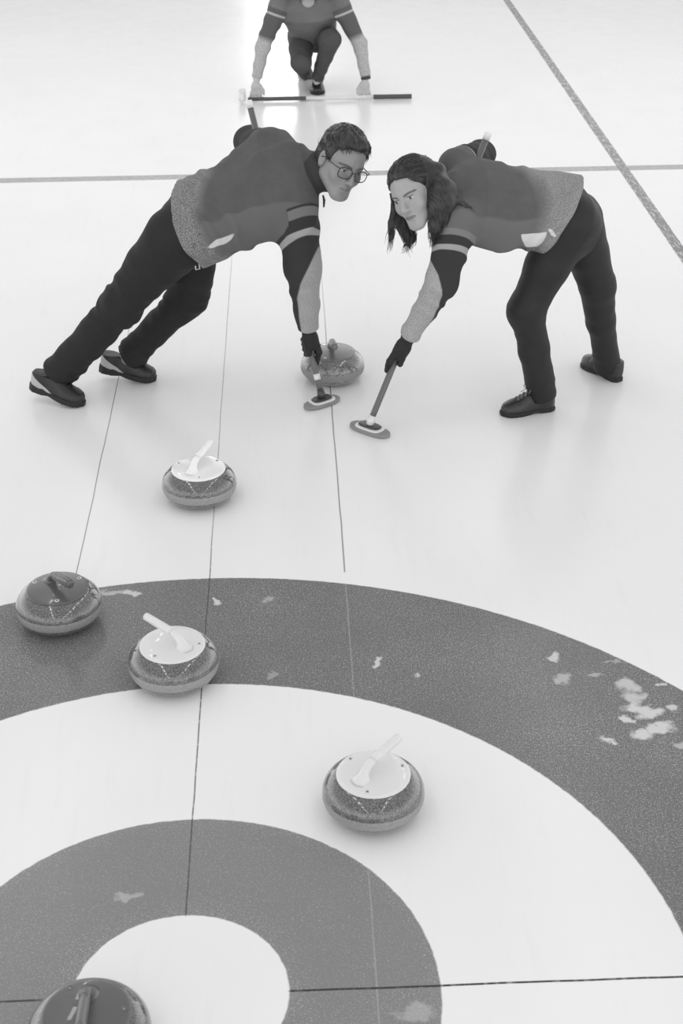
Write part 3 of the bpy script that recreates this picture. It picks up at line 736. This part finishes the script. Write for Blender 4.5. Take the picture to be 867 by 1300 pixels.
def short_strands(V, H, hs, n, ln, parent, mat, seed, flow, keep=lambda q: True, c=A3(0, -.018, .042)):
    r = random.Random(seed); sb = MB(); got = 0
    while got < n:
        q = V[r.randrange(len(V))]
        if q[2] < -.045 or not keep(q): continue
        got += 1; nn = unit((q-c)/A3(.084, .106, .092)**2); f = flow(q)+A3(r.gauss(0, .35), r.gauss(0, .35), r.gauss(0, .35)); f = unit(f-nn*(f @ nn)*.9)
        L_ = ln*(.6+.8*r.random()); P_ = [q-nn*.001]
        for k in range(1, 5):
            p_ = q+f*L_*k/4; m_ = (p_-c)/A3(.084, .106, .092); P_.append(p_+nn*(.0012*k/4)-nn*0)
            R0 = np.linalg.norm((q-c)/A3(.084, .106, .092)); P_[-1] = c+(P_[-1]-c)*min(1.04, (R0*1.012)/max(np.linalg.norm(m_), .6))
        sb.tube([to_hall(x, H, hs) for x in P_], [.0011, .0010, .0009, .0007, .0003], 4, cap=False)
    return sb.build('hair_strands', mat, parent)
STR = plain('dark_strands', 46, .45, .5, 300)
short_strands(_, HM, hsM, 900, .020, hm, STR, 3, lambda q: A3(q[0]*2, 1.0 if q[2] > .06 else .2, -.5 if q[2] < .09 else 0), keep=lambda q: q[1] < .066)
cl = MB(); c0 = at(250, 337, 3.14)
for o_ in (0,): cl.tube([c0+cvec(-1, 0, 0)*.008+UP*.016, c0+cvec(1, 0, 0)*.008+UP*.018, c0+cvec(1, 0, 0)*.010-UP*.014, c0-cvec(1, 0, 0)*.005-UP*.018], .0028, 8, closed=True)
cl.build('belt_clip', plain('pale_metal', 205, .35), man)
MB().tube([at(410, 248, 3.08), at(411.5, 254, 3.08), at(411, 263, 3.08)], [.0035, .005, .003], 8).build('drawstring', BLK, man)
# ================================================================== WOMAN
HW = head_frame(at(526, 244, 2.94), (-.5, -.5, .7), (.76, .17, .6)); hsW = 1.03
J = dict(neck=at(572, 243, 3.02), chest=at(620, 258, 3.04), waist=at(672, 265, 3.07), pelvis=at(716, 278, 3.12),
    Lsh=at(580, 276, 2.90), Lel=at(561, 358, 2.88), Lwr=at(519, 427, 2.96), Rsh=A3(.955, 3.20, 1.0), Rel=at(611, 196, 3.52), Rwr=A3(1.0, 3.30, .84),
    Lhip=at(722, 282, 3.05), Lkn=at(668, 393, 3.02), Lan=at(688, 494, 3.06), Rhip=at(732, 280, 3.20), Rkn=at(758, 362, 3.25), Ran=at(770, 462, 3.37))
dW = unit(TOPW-BW[1]); GWL = BW[1]+dW*((J['Lwr'][2]-.095-BW[1][2])/dW[2]); GWR = BW[1]+dW*.86
J['Lhd'] = bridge(J['Lwr'], GWL, .35); J['Rhd'] = bridge(J['Rwr'], GWR, .35)
toeL = on(636, 527, 0); heelL = on(702, 519, 0); toeR = on(741, 462, 0); heelR = on(786, 485, 0)
J['Lball'] = bridge(heelL, toeL, .62)+UP*.045; J['Rball'] = bridge(heelR, toeR, .62)+UP*.045
wom = person_body(J, HW, hsW, True, 'person', skin('woman_skin', 160, brow=66, lip=104, le=.0016), None); wom.name = 'person'
tag(wom, 'woman with long dark hair and grey jacket sweeping, leaning in from the right', 'person')
lw = A3(.1, .93, .36)
def wom_torso(p):
    st = [(at(742, 276, 3.115), A3(.0, .96, .22), .172, .146), (at(716, 274, 3.10), A3(.0, .96, .22), .176, .146), (at(680, 266, 3.08), A3(.04, .95, .28), .163, .122), (at(635, 264, 3.05), lw, .180, .138),
          (at(602, 254, 3.04), lw, .182, .128), (at(583, 248, 3.03), lw, .140, .095), (at(570, 242, 3.02), lw, .075, .06)]
    return loft(p, st)
def wom_arm(p, s):
    if s == 'L': return chain(p, [J['Lsh'], J['Lel'], J['Lwr']+unit(J['Lwr']-J['Lel'])*-.005], [.079, .056, .038], .03)
    return chain(p, [J['Rsh'], J['Rel'], J['Rwr']], [.068, .053, .042], .03)
HN = cvec(-.87, .49, 0)
def pelW(p): return loft(p, [(at(694, 270, 3.09), A3(.0, .96, .22), .135, .112), (at(722, 276, 3.12), A3(.0, .96, .2), .160, .118), (at(738, 288, 3.14), A3(.0, .96, .1), .135, .095)])[0]
colW0 = J['neck']; colW1 = to_hall((0, -.032, -.062), HW, hsW)
def wom_jacket(p):
    T, t, la, fr_ = wom_torso(p)
    hemp = (p-at(716, 274, 3.0)) @ HN; bulge = .10*np.clip(1-((p-at(716, 274, 3.0)) @ cvec(-.49, -.87, 0)/.16)**2, -1, 1)*.25
    T = smax(smin(T, smin(pelW(p), cone(p, J['Lhip'], bridge(J['Lhip'], J['Lkn'], .22), .108, .092), .04)-.010, .03), -(hemp+bulge), .006)
    T = T-.020*folds(p, (-.75, .2, .62), 60, 71, .9)*np.exp(-((t-.42)/.26)**2)-.006*folds(p, (-.2, -.5, .8), 52, 15, .9)+.0035*waves(p, 26, 14)
    L_ = wom_arm(p, 'L'); R_ = wom_arm(p, 'R'); s, _ = along(p, J['Lsh'], J['Lwr'])
    L_ = L_-.009*folds(p, unit(J['Lwr']-J['Lsh'])+A3(-.3, 0, 0), 66, 19, .8)*np.clip(s/.1, 0, 1)+.002*waves(p, 30, 16)
    L_ = smax(L_, (p-J['Lwr']) @ unit(J['Lwr']-J['Lel'])+.002, .004)
    R_ = R_-.008*folds(p, (.6, .4, .2), 90, 12, .8)
    d = smin(smin(T, L_, .04), R_, .045)
    ax = unit(colW1-colW0); c = cone(p, colW0-ax*.02, colW1, .070, .062)
    c = smax(c, (p-colW1) @ ax+.010, .006); c = smax(c, -cone(p, colW0, colW1+ax*.05, .052, .052), .004)
    return smin(d, c, .02)
lo = np.minimum.reduce([J['Lwr'], J['pelvis'], J['Lsh'], colW1])-A3(.12, .14, .08); hi = np.maximum.reduce([J['pelvis'], J['Rel'], J['Rsh'], colW1])+A3(.14, .14, .15); lo[1] = min(lo[1], 2.7)
me, V = field_mesh('jacket', wom_jacket, lo, hi, .0052)
T, t, la, fr_ = wom_torso(V); dL = wom_arm(V, 'L'); dR = wom_arm(V, 'R')
nb = unit(cvec(.0, -.99, .1)-cvec(1, 0, 0)*.12); w = (V-at(578, 289, 2.82)) @ nb
s2, _ = along(V, J['Lsh'], J['Lwr']); _, off = along(V, J['Lel'], J['Lwr']); _, off2 = along(V, J['Lsh'], J['Lel']); off = np.where((s2 < .25)[:, None], off2, off); pan = off @ unit(cvec(-.97, .2, .35))
dT = T-dL; hemd = t*np.linalg.norm(at(570, 242, 3.02)-at(742, 276, 3.115))-.05
sr, _ = along(V, J['Rsh'], J['Rel'])
attrib(me, sleeve=np.maximum(np.minimum(w, dT+.004), np.minimum(sr-.06, T-dR)), band1=np.minimum(seg(w, 0, .022), dT+.006),
    band2=np.maximum(np.minimum(seg(w, .052, .070), dT+.012), np.minimum(seg(sr, .075, .09), T-dR)),
    panel=np.minimum(dT+.02, pan-np.interp(s2, [.15, .20, .27, .34, .43, .6], [.09, .040, .004, -.018, -.032, -.034])), collar=np.minimum((V-colW0) @ unit(colW1-colW0)-.035, .09-np.linalg.norm(V-bridge(colW0, colW1, .7), axis=1)),
    knit=.20-hemd+.05*la/.2+.03*waves(V, 16, 2)-np.clip(T-.05, 0, 1), side=-la-.140-.03*t,
    badge=np.maximum(np.minimum(patch(V, at(676, 299, 2.93), cvec(1, .12, 0), .050, .040), (V-at(676, 298.5, 2.93)) @ cvec(.14, -.99, 0)+.0), patch(V, at(699, 298, 2.95), cvec(.8, -.6, 0), .020, .0065)),
    cuffl=np.minimum(seg(sr, .235, .25), T-dR))
mw = masked('woman_jacket_cloth', 90, [('side', 104, .004), ('knit', 132, .04, 34, 330), ('sleeve', 54, .002), ('band1', 122, .0015), ('band2', 158, .0015), ('panel', 160, .003, 14, 200), ('collar', 62, .003), ('badge', 208, .001)], rough=.85, mott=.10, bump=.25)
link('jacket', me, mw, wom)
trousers(wom, J, masked('black_leggings_cloth', 32, [], rough=.6, var=.08, bump=.15, spec=.4), dict(L=(.108, .088, .069, .060, .056), R=(.105, .086, .066, .058, .056)), .45, dict(L=.042, R=.016), seed=51, pel=pelW, top=lambda p: -(p-at(690, 268, 3.09)) @ unit(at(716, 274, 3.10)-at(635, 264, 3.05)))
SOLEW = masked('dark_sole_pale_edge', 40, [], rough=.6)
shoe(wom, heelL, toeL, LEA, SOLE, lace_mat=plain('grey_lace', 120, .8), thick=.020, width=.043); shoe(wom, heelR, toeR, LEA, SOLE, lace_mat=BLK, thick=.020, width=.043)
glove(wom, J['Lwr'], GWL, -dW, J['Lwr']-J['Lel'], GLV, side=-1, fr=.0098)
glove(wom, J['Rwr'], GWR, dW, J['Rwr']-J['Rel'], GLV, side=-1, fr=.0098)
# long hair: a smooth cap drawn back, a heavy fall over the near shoulder, loose ends in front
hl = lambda x, y, z: to_hall((x, y, z), HW, hsW)
locks = [  # centre lines of the heavy locks with radii
    ([hl(.045, -.05, .07), hl(.078, -.05, .03), at(556, 262, 2.86), at(552, 286, 2.85), at(549, 305, 2.86)], [.035, .040, .036, .022, .006]),
    ([hl(.03, -.08, .06), at(562, 238, 2.87), at(567, 258, 2.85), at(562, 278, 2.84), at(556, 296, 2.85)], [.035, .036, .030, .019, .004]),
    ([hl(.04, -.10, .03), at(571, 240, 2.88), at(580, 253, 2.865), at(590, 262, 2.86), at(599, 264, 2.86)], [.030, .024, .015, .007, .002]),
    ([hl(-.055, .0, .05), hl(-.076, .03, -.02), at(497, 283, 2.92), at(497, 300, 2.93), at(494, 312, 2.93)], [.022, .018, .010, .006, .001]),
    ([hl(-.06, -.02, .03), hl(-.078, -.02, -.04), at(511, 285, 3.00), at(517, 300, 3.0), at(520, 314, 2.99)], [.026, .022, .022, .018, .006]),
    ([hl(-.06, -.04, .0), hl(-.07, -.04, -.06), at(520, 288, 3.03), at(523, 303, 3.03), at(513, 313, 3.02)], [.024, .02, .018, .013, .003])]
def wom_hair(p):
    q = to_local(p, HW, hsW)
    d = ell(q, (0, -.020, .040), (.083, .108, .091))
    d = smin(d, ell(q, (0, -.055, -.015), (.080, .065, .085)), .02)
    part = q[:, 0]+.012; tm = np.clip(np.abs(q[:, 0])-.038, 0, 1)*1.1*(q[:, 1] > .0)
    Hl = np.interp(q[:, 1], [-.10, -.02, .005, .018, .045, .066, .08, .11], [-.12, -.10, -.055, .030, .060, .072, .078, .082])
    d = smax(d, (Hl-tm-q[:, 2])*.5, .008)
    d = d+.003*np.exp(-(part/.004)**2)*(q[:, 2] > .04)
    g = d
    for pts, rs in locks: g = smin(g, chain(p, pts, rs, .02), .015)
    st = np.stack([q[:, 0]*1., q[:, 1]*1., q[:, 2]*.25], 1)
    return g+.0018*waves(st, 120, 3)
me, V = field_mesh('hair', wom_hair, HW[0]-A3(.24, .20, .34), HW[0]+A3(.30, .26, .22), .0034)
q = to_local(V, HW, hsW); capd = ell(q, (0, -.02, .04), (.083, .108, .091)); cp = np.clip((capd-.004)/.02, 0, 1)
attrib(me, across=np.arctan2(q[:, 0]+.012, q[:, 2]+.03)*.09*(1-cp)+cp*(V[:, 0]+.6*V[:, 1]+.25*V[:, 2]), along=q[:, 1]*(1-cp)+V[:, 2]*cp)
HAIRW = hair_mat('dark_hair', 42, .35, 2.1)
hw = link('hair', me, HAIRW, wom)
short_strands(q[cp < .2], HW, hsW, 700, .075, hw, STR, 9, lambda q: A3(.25*np.sign(q[0]+.012), -1., -.25), keep=lambda q: q[1] < .07, c=A3(0, -.02, .04))
sb = MB(); rr = random.Random(5)
for li, (pts, rs) in enumerate(locks):
    for k in range((46, 46, 26, 16, 26, 20)[li]):
        off = A3(rr.gauss(0, 1), rr.gauss(0, 1), rr.gauss(0, 1)*.4); off /= np.linalg.norm(off)
        P_ = []; ph = rr.random()*6
        ext = 1+rr.random()*.25
        for m in range(11):
            u_ = m/10*(len(pts)-1); i = min(int(u_), len(pts)-2); f_ = u_-i
            c = bridge(np.array(pts[i]), np.array(pts[i+1]), f_); r_ = bridge(rs[i], rs[i+1], f_)
            wv = (m/10)**1.5*(.006+.006*(li in (4, 5)))*math.sin(ph+m*.9)
            P_.append(c+off*(r_*1.0+.004*(m/10)**2*rr.random()+.002)+cvec(1, 0, 0)*wv-UP*(ext-1)*.13*(m/10)**3)
        sb.tube(P_, [.0016]*5+[.0014, .0012, .001, .0008, .0006, .0003], 5)
for k in range(14):    # fine loose strands falling past the far cheek
    x = 492+k*.75+rr.random()*2; a = hl(-.066+.001*k, .05-.004*k, .035); e = at(x-rr.random()*6-1, 296+rr.random()*18, 2.91+.006*k)
    m1 = hl(-.078+.001*k, .052-.004*k, -.03)
    sb.tube([a, bridge(a, m1, .5)+A3(-.002, 0, 0), m1, bridge(m1, e, .35), bridge(m1, e, .7)+A3(rr.gauss(0, .004), 0, 0), e], [.0016, .0015, .0013, .0012, .001, .0005], 5)
s_ = sb.build('hair_strands', plain('dark_strands', 50, .45, .4, 300), hw)
# ================================================================== PLAYER CROUCHING FAR OFF
HF = head_frame(at(391, -26, 8.15), (-.05, -.35, .93), (.99, 0, .05)); hsF = 1.0
J = dict(neck=at(391, -2, 8.32), chest=at(391, 8, 8.42), waist=at(392, 26, 8.55), pelvis=at(395, 38, 8.66),
    Rsh=at(356, 2, 8.34), Rel=at(334, 58, 8.32), Rwr=at(326, 99, 8.27), Lsh=at(429, 1, 8.34), Lel=at(457, 56, 8.32), Lwr=at(464, 97, 8.27),
    Rhip=at(382, 46, 8.62), Rkn=at(382, 80, 8.30), Ran=at(389, 96, 8.86), Lhip=at(410, 46, 8.62), Lkn=at(420, 50, 8.28), Lan=at(403, 100, 8.44))
J['Rhd'] = at(325, 112, 8.24); J['Lhd'] = at(463, 112, 8.24)
toeL = on(403, 124, 0); heelL = on(400, 110, 0)
J['Lball'] = bridge(heelL, toeL, .62)+UP*.045; J['Rball'] = at(390, 104, 8.75)
heelR = on(388, 100, .09); toeR = on(390, 106, .0)
def far_hands(p):
    d = None
    for s, sg in (('R', -1), ('L', 1)):
        w_ = J[s+'wr']; h_ = J[s+'hd']; dn = unit(h_-w_); pc = w_+dn*.065
        e = ell(p, pc, (.036, .024, .048)); d = e if d is None else np.minimum(d, e)
        for k in range(4):
            b = pc+dn*.030+A3((k-1.5)*.019, 0, 0); tip = np.array([b[0]+(k-1.5)*.008, b[1]-.025, max(.012, b[2]-.075-.010*(k in (1, 2)))])
            d = smin(d, chain(p, [b, bridge(b, tip, .5)+A3(0, -.008, 0), tip], [.0105, .0095, .008], .004), .006)
        b = pc-A3(sg*.028, 0, -.01); d = smin(d, chain(p, [b, b+A3(-sg*.022, -.012, -.028), b+A3(-sg*.026, -.02, -.055)], [.013, .0105, .009], .006), .01)
    return d
far = person_body(J, HF, hsF, False, 'person', skin('far_player_skin', 185), None, extra=far_hands); far.name = 'person'
tag(far, 'player crouching far up the ice with both bare hands down, head out of frame', 'person')
lf = A3(1, 0, 0)
def far_torso(p): return loft(p, [(at(397, 44, 8.60), lf, .165, .13), (at(394, 24, 8.50), lf, .18, .135), (at(391, 8, 8.40), lf, .215, .14), (at(391, 0, 8.36), lf, .19, .11), (at(391, -5, 8.33), lf, .10, .08)])
def far_arm(p, s): return chain(p, [J[s+'sh'], J[s+'el'], J[s+'wr']], [.074, .047, .036], .03)
colF1 = to_hall((0, -.03, -.07), HF, 1)
def far_jacket(p):
    T, t, la, fr_ = far_torso(p); T = T-.008*folds(p, (.4, .2, .8), 50, 91, .9)+.004*waves(p, 24, 94)
    d = T
    for s in 'LR':
        e = far_arm(p, s)-.008*folds(p, (.2, 0, 1), 60, 93, .8); e = smax(e, (p-J[s+'wr']) @ unit(J[s+'wr']-J[s+'el'])-.0, .004); d = smin(d, e, .045)
    c = cone(p, J['neck'], colF1, .075, .07); c = smax(c, (p-colF1) @ unit(colF1-J['neck'])+.02, .006); c = smax(c, -cone(p, J['neck'], colF1, .058, .058), .004)
    c = smax(c, -ell(p, J['neck']+A3(0, -.09, .0), (.05, .08, .10)), .01)
    return smin(d, c, .02)
pts = np.array([J[k] for k in J if k[1:] in ('sh', 'el', 'wr')]+[J['pelvis'], colF1])
me, V = field_mesh('jacket', far_jacket, pts.min(0)-.16, pts.max(0)+A3(.16, .2, .16), .008)
sl = np.maximum(*[(V-J[s+'sh']) @ unit(J[s+'wr']-J[s+'sh'])-.0 for s in 'LR'])
aT = far_torso(V)[0]; aA = np.minimum(far_arm(V, 'L'), far_arm(V, 'R')); sd = np.minimum(sl-.05, aT-aA)
out = np.abs(V[:, 0]-J['neck'][0])
attrib(me, sleeve=sd, band1=np.minimum(seg(sl, .085, .10), aT-aA-.01), panel=np.minimum(sd, sl-.27), cuff=np.minimum(sd, sl-.575+.10))
mf = masked('far_jacket_hazed_cloth', 112, [('sleeve', 92, .003), ('band1', 175, .003), ('panel', 172, .02, 14, 120)], rough=.85, mott=.12)  # mid-grey cloth, lightened a little: distance haze put into the colour
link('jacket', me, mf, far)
def pelF(p): return ell(p, at(397, 44, 8.66), (.165, .13, .12))
trousers(far, J, masked('far_trousers_hazed_cloth', 78, [], rough=.8), dict(L=(.100, .084, .066, .050, .045), R=(.095, .082, .062, .050, .046)), .8, dict(L=-.01, R=.0), h=.009, seed=81, pel=pelF, top=lambda p: p[:, 2]-J['pelvis'][2]-.10)  # dark trousers greyed: the glare haze up the ice is painted in
hL = on(402, 109, 0)
shoe(far, A3(.545, 8.60, .0), A3(.535, 8.325, 0), LEA, SOLE, thick=.022, width=.052)
shoe(far, A3(.44, 8.98, .10), A3(.45, 8.76, .0), plain('grey_shoe', 150, .6), plain('pale_sole', 190, .6), thick=.022, width=.048)
wb_ = MB(); w_ = J['Lwr']; dn = unit(J['Lwr']-J['Lel']); wb_.tube([w_-dn*.0, w_+dn*.022], [.036, .034], 18).build('wristband', plain('dark_band', 60, .6), far)
def far_hair(q):
    d = ell(q, (0, -.018, .042), (.084, .106, .092)); d = smin(d, ell(q, (0, -.052, -.010), (.077, .070, .070)), .02)
    Hl = np.interp(q[:, 1], [-.10, -.03, .0, .04, .08], [-.075, -.03, .0, .06, .07]); return smax(d+.003*waves(q, 150, 3), (Hl-q[:, 2])*.75, .006)
me, _ = local_field('hair', far_hair, HF, 1, (-.12, -.16, -.12), (.12, .13, .16), .006); attrib(me, across=_[:, 0], along=_[:, 1]); link('hair', me, HAIRM, far)
